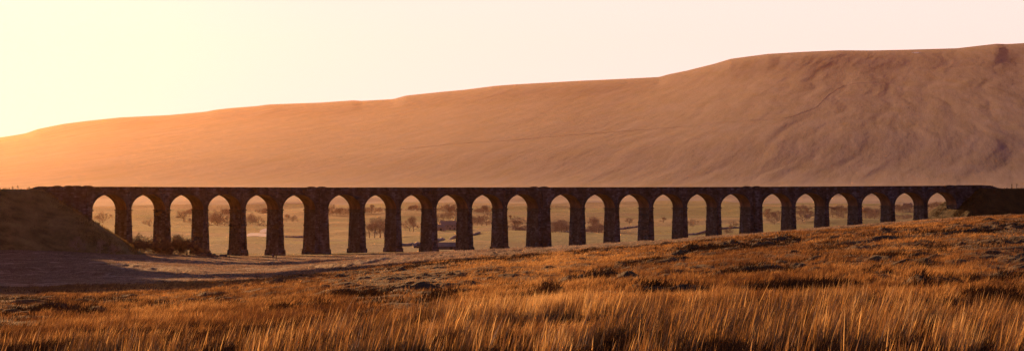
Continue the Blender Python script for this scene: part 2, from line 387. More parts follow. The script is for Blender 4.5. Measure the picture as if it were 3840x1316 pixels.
def mat_blade(name, a, b, c, tr=.5, gloss=.08):
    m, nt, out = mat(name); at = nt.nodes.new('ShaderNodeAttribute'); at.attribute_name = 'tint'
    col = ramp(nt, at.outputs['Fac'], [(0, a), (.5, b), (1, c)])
    d = nt.nodes.new('ShaderNodeBsdfDiffuse'); t = nt.nodes.new('ShaderNodeBsdfTranslucent'); g = N(nt, 'ShaderNodeBsdfGlossy', Roughness=.38)
    for s in (d, t): nt.links.new(col, s.inputs['Color'])
    g.inputs['Color'].default_value = (.9, .8, .6, 1)
    m1 = nt.nodes.new('ShaderNodeMixShader'); m1.inputs[0].default_value = tr; nt.links.new(d.outputs[0], m1.inputs[1]); nt.links.new(t.outputs[0], m1.inputs[2])
    m2 = nt.nodes.new('ShaderNodeMixShader'); m2.inputs[0].default_value = gloss; nt.links.new(m1.outputs[0], m2.inputs[1]); nt.links.new(g.outputs[0], m2.inputs[2])
    nt.links.new(m2.outputs[0], out.inputs[0]); return m

M_moor, M_val, M_hill, M_bank = mat_moor(), mat_valley(), mat_hill(), mat_bank('embankment_grass', [(.13, .10, .045), (.26, .20, .085), (.38, .30, .13)])
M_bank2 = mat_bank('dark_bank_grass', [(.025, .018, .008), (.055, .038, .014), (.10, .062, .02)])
M_stone = mat_stone('dark_gritstone', (.035, .034, .040), (.17, .165, .19), (.025, .024, .026), 1.3, .62, .2)
M_dress = mat_stone('dressed_stone', (.055, .052, .058), (.09, .086, .094), (.035, .03, .03), 1.3, .5, .05)
M_brick = mat_stone('red_brick_soffit', (.20, .085, .05), (.30, .13, .075), (.16, .13, .11), .46, .16, .03)
M_wood = mat_plain('weathered_wood', (.12, .085, .06))
M_bark = mat_plain('bare_twigs', (.38, .27, .20), scale=.6)
M_ball = mat_plain('track_ballast', (.16, .14, .125), .9, .4, 6)
M_iron = mat_plain('rusted_iron', (.05, .035, .03), .6)
M_wall = mat_plain('limewashed_wall', (.52, .37, .27), .9, .2, .8)
M_slate = mat_plain('pale_slate_roof', (.40, .30, .24), .85, .2, .8, .15)
M_barn = mat_plain('grey_barn_wall', (.28, .20, .15), .8, .25, .5)
M_dark = mat_plain('dark_window', (.03, .03, .035), .3)
M_dry = mat_plain('dry_stone', (.14, .12, .105), .9, .4, 1.5)
M_hwall = mat_plain('lichened_wall', (.26, .20, .22), .9, .4, .05)
M_track = mat_plain('pale_gravel', (.48, .44, .42), .9, .2, 2)
M_snow = mat_plain('old_snow', (.85, .87, .95), .6, .05, 1)

# ------------------------------------------------------------------ ground meshes
def sheet(name, y0, y1, m, label=None):
    j0 = int(np.searchsorted(YG, y0)); j1 = int(np.searchsorted(YG, y1))
    V = np.stack([XX[j0:j1+1], YY[j0:j1+1], ZZ[j0:j1+1]], -1).reshape(-1, 3); n = j1 - j0 + 1
    i = np.arange(NC - 1)[None, :] + np.arange(n - 1)[:, None] * NC
    q = np.stack([i, i + 1, i + 1 + NC, i + NC], -1).reshape(-1, 4)
    o = mesh_np(name, V, q, mat=m, smooth=True); tag(o, kind='structure'); return o
YS1 = YG[np.searchsorted(YG, 1118)]; YS2 = YG[np.searchsorted(YG, 4000)]
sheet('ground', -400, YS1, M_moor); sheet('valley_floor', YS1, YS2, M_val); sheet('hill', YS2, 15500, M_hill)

# ------------------------------------------------------------------ grass
def dark_patch(x, y, p):
    r = np.zeros(np.shape(x))
    for xs, ys, A in SCW:
        yl = np.interp(p, xs, ys); sc = np.mean(ys)
        if sc > 520: continue
        w = sstep(xs[0] - 70, xs[0] + 60, p) * (1 - sstep(xs[-1] - 60, xs[-1] + 70, p))
        t = (y - yl) / (sc * (.06 + .04 * A)) + .5
        r = np.maximum(r, w * np.exp(-t * t) * (.25 + 1.1 * sstep(-.35, .3, fbm(x / (.03 * sc), y / (.08 * sc), 3, 7))))
    return np.clip(r, 0, 1)
def blades(name, n, y0, y1, h, w, lean, m, dens=None, pxr=(-60, 3900), wind=.35, hvar=.35, power=1.0, label='', base_=.5, over=2.6, pts=None):
    a0, a1 = (pxr[0] - 1920) / F, (pxr[1] - 1920) / F
    k = int(n * over)
    y = np.sqrt(rng.random(k) * (y1**2 - y0**2) + y0**2) if power == 1 else y0 * (y1 / y0) ** rng.random(k)
    a = rng.uniform(a0, a1, k); x = a * y
    d = dens(x, y, 1920 + F * a) if dens is not None else np.ones(k)
    keep = rng.random(k) < d; x, y, d = x[keep][:n], y[keep][:n], d[keep][:n]; n = len(x)
    z = ground(x, y) - .03
    if pts is not None: x, y, z = pts.T; n = len(x); d = np.ones(n)
    hh = h * (1 + hvar * rng.normal(size=n)).clip(.35, 1.9) * (.6 + .5 * d)
    az = rng.uniform(0, 2 * np.pi, n); ln = lean * (.3 + rng.random(n))
    gust = .6 + .8 * vnoise(x / 6, y / 9, 80)
    dx = (np.cos(az) * ln + wind * gust) * hh; dy = (np.sin(az) * ln * .9 - .08) * hh
    ww = w * rng.uniform(.6, 1.3, n); fa = rng.uniform(-1.0, 1.0, n)
    wx, wy = np.cos(fa) * ww / 2, np.sin(fa) * ww / 2
    V = np.zeros((n, 5, 3))
    V[:, 0] = np.stack([x - wx, y - wy, z], -1); V[:, 1] = np.stack([x + wx, y + wy, z], -1)
    mx, my, mz = x + dx * .50, y + dy * .50, z + hh * .56
    V[:, 2] = np.stack([mx + wx * .8, my + wy * .8, mz], -1); V[:, 3] = np.stack([mx - wx * .8, my - wy * .8, mz], -1)
    V[:, 4] = np.stack([x + dx, y + dy, z + hh], -1)
    i = np.arange(n)[:, None] * 5
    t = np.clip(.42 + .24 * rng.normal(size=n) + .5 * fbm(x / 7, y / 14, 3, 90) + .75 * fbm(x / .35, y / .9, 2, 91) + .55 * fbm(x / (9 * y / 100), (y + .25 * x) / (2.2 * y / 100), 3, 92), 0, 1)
    tt = t[:, None] * np.array([[base_, base_, .55, .55, 1.0]])  # pale straw tips; roots darkened further to put in shade between clumps
    pp = 1920 + F * x / y; t = np.clip(t + .22 * sstep(2500, 3300, pp) * sstep(48, 62, y) - .26 * (1 - sstep(300, 1700, pp)) + .26 * sstep(95, 150, y), 0, 1)
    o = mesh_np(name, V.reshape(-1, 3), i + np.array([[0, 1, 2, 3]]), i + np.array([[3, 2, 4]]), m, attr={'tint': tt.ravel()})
    tag(o, label, 'grass', kind='stuff'); return o
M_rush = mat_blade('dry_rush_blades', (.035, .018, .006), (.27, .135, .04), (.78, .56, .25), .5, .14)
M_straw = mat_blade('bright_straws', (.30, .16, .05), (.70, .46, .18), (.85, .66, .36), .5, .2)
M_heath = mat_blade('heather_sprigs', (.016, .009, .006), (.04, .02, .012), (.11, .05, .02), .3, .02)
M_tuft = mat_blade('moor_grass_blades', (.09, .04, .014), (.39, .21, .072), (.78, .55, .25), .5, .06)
def dn_rush(x, y, p):
    clump = sstep(0, .25, fbm(x / .55, y / .9, 2, 100)); pat = sstep(.0, .28, fbm(x / 3.0, y / 4.5, 3, 101) + .25 * sstep(2500, 3200, p) - .12 * (1 - sstep(400, 1500, p)))
    top = np.interp(p, [0, 640, 1040, 1490, 1925, 2534, 3200, 3840], [53, 55, 61, 66, 68, 71, 73, 60])
    return (.03 + .97 * clump) * (.05 + .95 * pat) * (1 - sstep(top * .88, top * 1.1, y + 6 * fbm(x / 4, y / 5, 2, 102)))
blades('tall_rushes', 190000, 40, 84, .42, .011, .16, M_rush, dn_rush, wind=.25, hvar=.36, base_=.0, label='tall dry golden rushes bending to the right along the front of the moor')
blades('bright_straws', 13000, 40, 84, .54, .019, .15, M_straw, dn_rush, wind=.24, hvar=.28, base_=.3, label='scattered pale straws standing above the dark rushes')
def dn_under(x, y, p): return (.3 + .7 * sstep(-.2, .3, fbm(x / 1.5, y / 2, 2, 105))) * (1 - .8 * sstep(62, 76, y))
blades('rush_gap_shade', 120000, 40, 84, .22, .016, .6, M_heath, dn_under, label='dark short blades put in as shade between the rush clumps')  # low near-black blades, their colour standing in for shade in the gaps
def dn_mid(x, y, p):
    c = sstep(-.1, .25, fbm(x / 1.3, y / 1.6, 2, 110)); q = np.clip(y / 140, .5, 3); pat = sstep(-.22, .2, fbm(x / (11 * q), (y + .25 * x) / (5 * q), 4, 111))
    return (.15 + .85 * c) * (.16 + .84 * pat) * (1 - .93 * dark_patch(x, y, p))
def dn_fld(x, y, p): return (1 - ((p > 1004) & (p < 1056) & (y > 890) & (y < 946))) * .15 + (1 - ((p > 1004) & (p < 1056) & (y > 890) & (y < 946))) * .85 * sstep(-.2, .25, fbm(x / 5, y / 9, 3, 112)) * sstep(-.35, .1, fbm(x / 30, y / 26, 3, 113))
def dn_dark(x, y, p):
    pat = sstep(.10, .36, fbm(x / 22, (y + .25 * x) / 8, 3, 115))
    return np.maximum(1.3 * dark_patch(x, y, p), .5 * pat) * (.1 + .9 * sstep(0, .16, fbm(x / 2.2, y / 1.5, 2, 116)))
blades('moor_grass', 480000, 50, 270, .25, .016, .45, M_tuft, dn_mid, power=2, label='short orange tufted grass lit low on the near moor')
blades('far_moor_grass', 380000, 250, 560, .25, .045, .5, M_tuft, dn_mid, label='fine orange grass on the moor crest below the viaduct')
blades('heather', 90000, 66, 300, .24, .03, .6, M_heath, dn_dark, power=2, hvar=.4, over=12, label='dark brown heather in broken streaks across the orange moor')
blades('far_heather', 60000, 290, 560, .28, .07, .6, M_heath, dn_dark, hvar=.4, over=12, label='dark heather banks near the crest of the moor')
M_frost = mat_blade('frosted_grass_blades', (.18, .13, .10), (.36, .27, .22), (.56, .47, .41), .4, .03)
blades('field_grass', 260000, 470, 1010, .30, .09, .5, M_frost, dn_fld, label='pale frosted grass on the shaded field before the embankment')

from mathutils import Vector
# ------------------------------------------------------------------ viaduct
VIA = empty('railway_viaduct', L(0, 0, -26))
VL = VIA.location.copy()
tag(VIA, 'long dark stone railway viaduct of twenty-four arches crossing the whole valley', 'viaduct')
def vp(mb, name, m, parent=None, **kw):
    o = mb.build(name, m, parent or VIA)
    if parent is None: o.matrix_parent_inverse = __import__('mathutils').Matrix.Translation(-VL)
    return o
def ubox(mb, u0, u1, v0, v1, z0, z1, seg=None, zf=L):
    n = seg or max(1, int((u1 - u0) / 4)); us = np.linspace(u0, u1, n + 1)
    for k in range(n):
        a, b = us[k], us[k+1]
        c = [zf(a, v0, z0), zf(b, v0, z0), zf(b, v1, z0), zf(a, v1, z0), zf(a, v0, z1), zf(b, v0, z1), zf(b, v1, z1), zf(a, v1, z1)]
        ua = [(a, z0), (b, z0), (b, z1), (a, z1)]
        mb.poly([c[0], c[1], c[5], c[4]], ua); mb.poly([c[2], c[3], c[7], c[6]], [(b, z0), (a, z0), (a, z1), (b, z1)])
        mb.poly([c[4], c[5], c[6], c[7]], [(a, v0), (b, v0), (b, v1), (a, v1)]); mb.poly([c[3], c[2], c[1], c[0]], [(a, v1), (b, v1), (b, v0), (a, v0)])
        if k == 0: mb.poly([c[3], c[0], c[4], c[7]], [(v1, z0), (v0, z0), (v0, z1), (v1, z1)])
        if k == n - 1: mb.poly([c[1], c[2], c[6], c[5]], [(v0, z0), (v1, z0), (v1, z1), (v0, z1)])
def frustum(mb, uc, hu0, hv0, z0, hu1, hv1, z1):
    """battered block from z0 (bottom, half sizes hu0 hv0) to z1 (top)"""
    n = max(1, round((z1 - z0) / 3.5))
    for k in range(n):
        a, b = k / n, (k + 1) / n
        def ring(t): 
            z = z0 + (z1 - z0) * t; hu = hu0 + (hu1 - hu0) * t; hv = hv0 + (hv1 - hv0) * t
            return [(uc - hu, -hv, z), (uc + hu, -hv, z), (uc + hu, hv, z), (uc - hu, hv, z)]
        r0_, r1_ = ring(a), ring(b)
        for i in range(4):
            j = (i + 1) % 4; q = [r0_[i], r0_[j], r1_[j], r1_[i]]
            if i % 2 == 0: uvs = [(p[0], p[2]) for p in q]
            else: uvs = [(p[1] + uc * .37, p[2]) for p in q]
            mb.poly([L(*p) for p in q], uvs)
        if k == 0: mb.poly([L(*p) for p in r0_[::-1]])
        if k == n - 1: mb.poly([L(*p) for p in r1_])
BAT = .030
UE0 = UC[0] - HS; UE1 = UC[-1] + HS
UL, UR = UE0 - 18.0, UE1 + 16.5       # ends of the masonry
for i in range(25):
    if i == 0 or i == 24: continue
    thick = i % 6 == 0
    a, b = UC[i-1] + HS, UC[i] - HS; uc = (a + b) / 2; hp = (b - a) / 2
    x, y, _ = line(uc); gz = float(ground(x, y)) - ptop(uc)
    bot = min(gz, float(ground(x - 3, y - 5)) - ptop(uc), float(ground(x + 3, y + 5)) - ptop(uc)) - 1.5
    m = MB(); zt = SPR - .42
    w = lambda z, o=0: (hp + BAT * (zt - z) + o, W2 + .05 + BAT * (zt - z) + o)
    zb = min(bot, -23.4)
    pl = -22.6
    h0, h1 = w(pl - .002), w(zt)
    frustum(m, uc, *w(pl), pl, *w(zt), zt)
    if bot < pl: frustum(m, uc, *w(bot, .34), bot, *w(pl, .26), pl + .01)
    P = vp(m, 'pier', M_stone)
    if thick: tag(P, 'wide pier with a raised pilaster up its face')
    for nm, z0, z1, o in (('impost', SPR - .42, SPR, .30), ('lower_band', SPR - 1.15, SPR - .82, .14), ('middle_band', -13.95, -13.6, .16)):
        mm = MB(); frustum(mm, uc, *w(z0, o), z0, *w(z0, o), z1); mm.build(nm, M_dress, P)
    mm = MB()
    pw, pr = (1.15, .5) if thick else (.28, .18)
    for s in (-1, 1):
        mm = MB()
        zs = [max(bot, -29), SPR, SCB - .004]
        vs = [W2 + .05 + BAT * max(0, zt - z) + pr + (.02 if z > SPR - 1 else 0) for z in zs]
        for k in (0, 1):
            for (q0, q1) in ((-pw, -pw), (pw, pw)): pass
            r = [(uc - pw, s * vs[k], zs[k]), (uc + pw, s * vs[k], zs[k]), (uc + pw, s * vs[k+1], zs[k+1]), (uc - pw, s * vs[k+1], zs[k+1])]
            mm.poly([L(*p) for p in r], [(p[0], p[2]) for p in r])
            for e in (-pw, pw):
                r = [(uc + e, s * vs[k], zs[k]), (uc + e, s * (W2 - .5), zs[k]), (uc + e, s * (W2 - .5), zs[k+1]), (uc + e, s * vs[k+1], zs[k+1])]
                mm.poly([L(*p) for p in r], [(p[1], p[2]) for p in r])
        mm.build('pilaster', M_stone, P)
NSEG = 28
for i in range(24):
    c = UC[i]; m = MB(); br = MB(); RG = []
    le = (D_ / 2 if i % 6 else D_ / 2 + T_ / 2) if i else HS + .02; re = (D_ / 2 if i % 6 != 5 else D_ / 2 + T_ / 2) if i < 23 else HS + .02
    th = [math.pi - math.pi * k / NSEG for k in range(NSEG + 1)]
    arc = [(c + HS * math.cos(t), SPR + RISE * math.sin(t)) for t in th]
    for s in (-1, 1):
        v = s * W2
        for k in range(NSEG):
            (u0, z0), (u1, z1) = arc[k], arc[k+1]
            m.poly([L(u0, v, z0), L(u1, v, z1), L(u1, v, SCB), L(u0, v, SCB)], [(u0, z0), (u1, z1), (u1, SCB), (u0, SCB)])
        for a, b in ((c - le, c - HS), (c + HS, c + re)):
            m.poly([L(a, v, SPR), L(b, v, SPR), L(b, v, SCB), L(a, v, SCB)], [(a, SPR), (b, SPR), (b, SCB), (a, SCB)])
        # ring of voussoirs standing a little proud
        vr = s * (W2 + .07); t_ = .75; rg = MB(); RG.append(rg)
        oa = [(c + (HS + t_) * math.cos(t), SPR + (RISE + t_) * math.sin(t)) for t in th]
        for k in range(NSEG):
            q = [(*arc[k], vr), (*arc[k+1], vr), (*oa[k+1], vr), (*oa[k], vr)]
            rg.poly([L(p[0], p[2], p[1]) for p in q], [(k * .77, 0), (k * .77 + .77, 0), (k * .77 + .77, .75), (k * .77, .75)])
            q = [(*oa[k], vr), (*oa[k+1], vr), (*oa[k+1], s * (W2 - .05)), (*oa[k], s * (W2 - .05))]
            rg.poly([L(p[0], p[2], p[1]) for p in q])
            q = [(*arc[k], vr), (*arc[k+1], vr), (*arc[k+1], s * (W2 - .01)), (*arc[k], s * (W2 - .01))]
            rg.poly([L(p[0], p[2], p[1]) for p in q])
    ts = np.linspace(c - le, c + re, 6)
    for k in range(NSEG):
        (u0, z0), (u1, z1) = arc[k], arc[k+1]
        m.poly([L(u0, -W2, SCB), L(u1, -W2, SCB), L(u1, W2, SCB), L(u0, W2, SCB)])
    sl = 0
    for k in range(NSEG):
        (u0, z0), (u1, z1) = arc[k], arc[k+1]; d = math.hypot(u1 - u0, z1 - z0)
        for va, vb in ((-W2, 0), (0, W2)):
            br.poly([L(u0, va, z0), L(u0, vb, z0), L(u1, vb, z1), L(u1, va, z1)], [(va, sl), (vb, sl), (vb, sl + d), (va, sl + d)])
        sl += d
    A = vp(m, 'arch', M_stone); br.build('arch_barrel', M_brick, A); [g.build('arch_ring', M_dress, A) for g in RG]
    for du in (-2.05, 2.05):
        for s in (-1,):
            tp = MB(); n = 12; cc = [(c + du + .42 * math.cos(2*math.pi*k/n), SCB - .42 + .40 * math.sin(2*math.pi*k/n)) for k in range(n)]
            tp.poly([L(p[0], s * (W2 + .16), p[1]) for p in cc])
            for k in range(n):
                a, b = cc[k], cc[(k+1) % n]; tp.poly([L(a[0], s * (W2 + .16), a[1]), L(b[0], s * (W2 + .16), b[1]), L(b[0], s * (W2 - .05), b[1]), L(a[0], s * (W2 - .05), a[1])])
            tp.build('tie_plate', M_iron, A)
for (a, b) in ((UL, UE0), (UE1, UR)):
    m = MB(); ubox(m, a, b, -W2, W2, -19, SCB)
    e = MB()
    P = vp(m, 'abutment', M_stone)
    ue = UE0 if b == UE0 else UE1; s = -1 if b == UE0 else 1
    mm = MB(); u0, u1 = sorted((ue - s * .3, ue + s * 2)); ubox(mm, u0, u1, -W2 - .3, W2 + .3, SPR - .42, SPR); mm.build('impost', M_dress, P)
    mm = MB(); u0, u1 = sorted((ue + s * .2, ue + s * 2.4)); 
    for q in (-1, 1): mm = MB(); v0, v1 = sorted((q * (W2 - .1), q * (W2 + .35))); ubox(mm, u0, u1, v0, v1, -19, SCB - .004); mm.build('pilaster', M_stone, P)
m = MB()
for s in (-1, 1):
    m = MB(); v0, v1 = sorted((s * (W2 - .35), s * (W2 + .28))); ubox(m, UL, UR, v0, v1, SCB, SCB + .34)
    vp(m, 'string_course', M_dress)
for s in (-1, 1):
    m = MB(); cp = MB()
    v0, v1 = sorted((s * (W2 - .42), s * (W2 + .06))); ubox(m, UL, UR, v0, v1, SCB + .34, -.22)
    v0, v1 = sorted((s * (W2 - .50), s * (W2 + .16))); ubox(cp, UL, UR, v0, v1, -.22, 0)
    P = vp(m, 'parapet', M_stone); cp.build('coping', M_dress, P)
m = MB(); ubox(m, UL, UR, -W2 + .42, W2 - .42, SCB, SCB + .25); vp(m, 'trackbed', M_ball)
for s in (-.75, .75): m = MB(); ubox(m, UL, UR, s - .04, s + .04, SCB + .25, SCB + .45); vp(m, 'rail', M_iron)
# raised refuges on the parapet over the wide piers and at both ends
ref = [(UC[5] + UC[6]) / 2, (UC[11] + UC[12]) / 2, (UC[17] + UC[18]) / 2]
for uc, hl, hh in [(r, 1.9, .30) for r in ref] + [(UE0 - 2.0, 2.4, .42), (UE0 - 9.5, 1.9, .42), (UE0 - 15.5, 2.3, .16), (UE1 + 1.4, 1.9, .25), (UE1 + 8, 6.5, .22)]:
    for s in (-1, 1):
        m = MB(); pr = [(-hl, 0), (-hl * .66, hh * .75), (-hl * .3, hh), (hl * .3, hh), (hl * .66, hh * .75), (hl, 0)]
        a, b = s * (W2 - .55), s * (W2 + .22)
        for k in range(5):
            p, q = pr[k], pr[k+1]
            m.poly([L(uc + p[0], a, p[1]), L(uc + q[0], a, q[1]), L(uc + q[0], b, q[1]), L(uc + p[0], b, p[1])])
            for vv in (a, b): m.poly([L(uc + p[0], vv, -.05), L(uc + q[0], vv, -.05), L(uc + q[0], vv, q[1]), L(uc + p[0], vv, p[1])])
        vp(m, 'refuge_cap', M_dress)
# stepped-down ends of the parapet
for s in (-1, 1):
  for e in (-1, 1):
    v0, v1 = sorted((s * (W2 - .4), s * (W2 + .1))); m = MB()
    for k in range(5):
        if e < 0: ubox(m, UL - 1.0 * (k + 1), UL - 1.0 * k, v0, v1, -3.5, -.25 * (k + 1), 1)
        else: ubox(m, UR + 1.0 * k, UR + 1.0 * (k + 1), v0, v1, -3.5, -.25 * (k + 1), 1)
    vp(m, 'wing_wall', M_stone)

# ------------------------------------------------------------------ embankments
def bank(u_top, s, length, top, slope_end, slope_side, hw, name, rnd, amp, skew=0.0, bm_=None):
    """s=-1: runs to the left of u_top, s=+1: to the right; the end slopes down towards the arches"""
    du = np.concatenate([np.linspace(-46, 0, 90), np.linspace(.6, length, 120)[1:]])
    vv = np.concatenate([np.linspace(-48, -hw - 1, 80), np.linspace(-hw, hw, 14), np.linspace(hw + 1, 48, 40)])
    V = np.zeros((len(du), len(vv), 3))
    for i, d in enumerate(du):
        u = u_top + s * d; x, y, ph = line(u)
        for j, v in enumerate(vv):
            X, Y = x - math.sin(ph) * v, y + math.cos(ph) * v
            e = max(0, -d + skew * v) / slope_end; w = max(0, abs(v) - hw) / slope_side
            drop = (e**rnd + w**rnd) ** (1 / rnd)
            V[i, j] = (X, Y, top(u) - drop)
    n = fbm(V[..., 0] / 9, V[..., 1] / 9, 4, 120) * amp + fbm(V[..., 0] / 2, V[..., 1] / 2, 2, 121) * amp * .3
    inner = sstep(hw - 1, hw + 3, np.abs(vv))[None, :] + sstep(0, 4, -du)[:, None]
    V[..., 2] += n * np.clip(inner, .12, 1)
    g = ground(V[..., 0], V[..., 1])
    V[..., 2] = np.where(V[..., 2] < g - 1.6, g - 1.6, V[..., 2])
    a, b = len(du), len(vv); k = np.arange(b - 1)[None] + np.arange(a - 1)[:, None] * b
    q = np.stack([k, k + 1, k + 1 + b, k + b], -1).reshape(-1, 4)
    if s > 0: q = q[:, ::-1]
    o = mesh_np(name, V.reshape(-1, 3), q, mat=bm_ or M_bank, smooth=True); tag(o, kind='structure')
    ng = 42000; fi = rng.random(ng) * (a - 1.001) * (1 if s < 0 else 1); fj = rng.random(ng) * (b - 1.001); i_ = fi.astype(int); j_ = fj.astype(int); ti = (fi - i_)[:, None]; tj = (fj - j_)[:, None]
    P_ = (V[i_, j_] * (1 - ti) + V[i_ + 1, j_] * ti) * (1 - tj) + (V[i_, j_ + 1] * (1 - ti) + V[i_ + 1, j_ + 1] * ti) * tj
    P_ = P_[(P_[:, 2] > ground(P_[:, 0], P_[:, 1])) & (np.abs(P_[:, 0] / P_[:, 1]) < .19)]
    keep = sstep(-.3, .3, fbm(P_[:, 0] / 3, P_[:, 1] / 3, 3, 130)) > rng.random(len(P_)); P_ = P_[keep]
    # none where the masonry stands
    us = np.linspace(UL - 6, UR + 6, 300); lx = np.array([line(u)[:2] for u in us]); dm = np.min(np.hypot(P_[:, None, 0] - lx[None, :, 0], P_[:, None, 1] - lx[None, :, 1]), 1); P_ = P_[dm > W2 + .8]
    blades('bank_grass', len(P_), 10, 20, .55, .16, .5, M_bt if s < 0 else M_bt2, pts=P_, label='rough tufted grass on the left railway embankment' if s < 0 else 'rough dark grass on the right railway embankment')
    return o
M_bt = mat_blade('bank_grass_blades', (.14, .10, .04), (.28, .21, .09), (.42, .33, .16), .4, .03)
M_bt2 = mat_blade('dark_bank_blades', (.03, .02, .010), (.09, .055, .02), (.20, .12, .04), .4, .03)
bank(UL - 2.2, -1, 420, lambda u: rowz(709.5, 1) * line(u)[1] , 1.42, 1.5, 5.2, 'embankment', 2.6, .5)
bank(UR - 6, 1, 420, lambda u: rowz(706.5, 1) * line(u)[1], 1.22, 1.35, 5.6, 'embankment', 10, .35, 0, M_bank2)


# ------------------------------------------------------------------ trees and bushes
def rand_dir(d, spread):
    v = np.array(d) + rng.normal(size=3) * spread; return v / np.linalg.norm(v)
def branches(p, d, ln, r, depth, segs, tips):
    d1 = rand_dir(d, .10); q = p + d1 * ln * .5; d2 = rand_dir(d1, .16); e = q + d2 * ln * .5
    segs.append((p, q, e, r))
    if depth == 0: tips.append((e, d2, ln)); return
    k = rng.integers(3, 5)
    for _ in range(k):
        t = rng.uniform(.45, 1.0); o = p + (e - p) * t
        nd = rand_dir(d2 * .75 + np.array([0, 0, .18]), .50); branches(o, nd, ln * rng.uniform(.60, .80), r * .55, depth - 1, segs, tips)
def twigs(tips, ln, n, w):
    V = []; T = []
    for e, d, l in tips:
        for _ in range(n):
            o = e + rng.normal(size=3) * ln * .35; nd = rand_dir(d * .7 + np.array([0, 0, .15]), .7); sd_ = np.cross(nd, rng.normal(size=3)); sd_ /= np.linalg.norm(sd_)
            L_ = ln * rng.uniform(.5, 1.2); i = len(V)
            V += [o - sd_ * w, o + sd_ * w, o + nd * L_]; T.append((i, i + 1, i + 2))
    return np.array(V), np.array(T)
def make_tree(name, h, trunk_h, spread, depth, n, tw, w):
    """unit tree about h high, at the origin"""
    t = MB(); segs = []; tips = []
    branches(np.array([0, 0, trunk_h * .75]), np.array([0, 0, 1.0]), (h - trunk_h) * .42, h * .018, depth, segs, tips)
    for k in range(4): branches(np.array([0, 0, trunk_h * rng.uniform(.6, 1.0)]), rand_dir((math.cos(k * 1.6) * spread, math.sin(k * 1.6) * spread, .8), .2), (h - trunk_h) * .36, h * .014, depth, segs, tips)
    t.tube([(0, 0, -.6), (h * .004, 0, trunk_h * .5), (0, h * .004, trunk_h)], [h * .030, h * .022, h * .018], 7)
    b = MB()
    for p, q, e, r in segs: b.tube([p, q, e], [r, r * .7, r * .4], 3, cap=False)
    me = bpy.data.meshes
    root = empty(name)
    tr = t.build('trunk', M_bark, root)
    V, T = twigs(tips, tw, n, w)
    o0 = b.build('crown', M_bark, root)
    v0 = np.array([v.co[:] for v in o0.data.vertices]); fs = [tuple(p.vertices) for p in o0.data.polygons]
    nm = me.new('crown'); nm.from_pydata(np.vstack([v0, V]).tolist(), [], fs + [tuple(x + len(v0) for x in t_) for t_ in T.tolist()]); nm.materials.append(M_bark)
    old = o0.data; o0.data = nm; me.remove(old); nm.name = 'crown'
    return root
def dup(root, loc, s, rz, sz=None):
    r = root.copy(); C.objects.link(r)
    for ch in root.children:
        c = ch.copy(); C.objects.link(c); c.parent = r
    r.location = loc; r.scale = (s, s, sz or s); r.rotation_euler = (0, 0, rz); return r
PT = [make_tree('bare_tree', 10, 2.2, .8, 3, 7, .9, .035), make_tree('bare_tree', 10, 1.6, 1.1, 3, 7, .8, .035), make_tree('bare_tree', 10, 3.2, .5, 3, 8, .8, .035), make_tree('bare_tree', 10, .9, 1.2, 3, 8, .9, .03), make_tree('bare_tree', 10, .6, 1.0, 3, 9, .9, .03)]
_mb = M_bark; M_bark = mat_plain('reddish_twigs', (.13, .080, .070), scale=.6)
PB = [make_tree('bare_bush', 4, .3, 1.3, 3, 13, .75, .026), make_tree('bare_bush', 4, .25, 1.6, 3, 13, .7, .026)]
M_bark = _mb
ORD = ['first','second','third','fourth','fifth','sixth','seventh','eighth','ninth','tenth','eleventh','twelfth','thirteenth','fourteenth','fifteenth','sixteenth','seventeenth','eighteenth','nineteenth','twentieth','twenty-first','twenty-second','twenty-third','twenty-fourth']
APX = [1920 + F * line(u)[0] / line(u)[1] for u in UC]
used = set()
def plant(protos, px, row, h, Y=None, ymin=1150, ymax=5100, nominal=10.0, wide=1.0):
    Y = Y or depth_at(px, row, ymin, ymax); pr = protos[rng.integers(len(protos))]
    loc = gpt(px, Y, -.1); sc = h / nominal
    if id(pr) not in used:
        used.add(id(pr)); r = pr; r.location = loc; r.scale = (sc * wide, sc * wide, sc); r.rotation_euler = (0, 0, rng.uniform(0, 6)); return r
    return dup(pr, loc, sc * wide, rng.uniform(0, 6), sc)
SIZES = ['tallest', 'second tallest', 'third tallest', 'fourth tallest', 'fifth tallest', 'sixth tallest']
tl = {}
def far_tree(px, row, h, wide=1.0):
    i = int(np.argmin([abs(px - a) for a in APX])); tl.setdefault(i, []).append((px, row, h, wide))
far = [(385,850,9),(560,862,9),(690,850,10),(712,846,8),(790,858,13),(815,860,14),(842,856,12),(925,850,9),(948,848,11),(972,852,10),(1075,838,9),(1098,842,8),
 (1385,890,11),(1405,892,12),(1425,890,13),(1442,888,11),(1536,868,9),(1550,872,11),(1662,835,12),(1690,828,13),(1708,836,11),(1640,842,8),(1790,848,11),(1806,846,12),(1824,850,11),(1772,852,9),
 (1915,838,6),(1935,837,5),(1958,838,6),(1980,838,5),(2075,878,7),(2095,882,9),(2118,880,7),(2222,866,11),(2236,868,10),(2250,864,8),(2360,846,6),(2488,842,6),
 (2598,852,7),(2722,868,7),(2738,866,6),(2752,860,7),(2905,850,8),(2880,845,6),(3010,845,9),(3035,836,8),(3120,838,10),(3145,836,9),(3160,838,8),
 (3245,835,10),(3262,832,9),(3280,834,11),(3372,826,9),(3395,822,11),(3408,826,8),(3500,806,8),(3520,800,9),(3490,812,7)]
for t_ in far: far_tree(*t_)
for k in range(15): far_tree(1218 + k * 14.5 + float(rng.uniform(-3, 3)), 815, 9 + float(rng.uniform(-.8, 1.6)), .8)
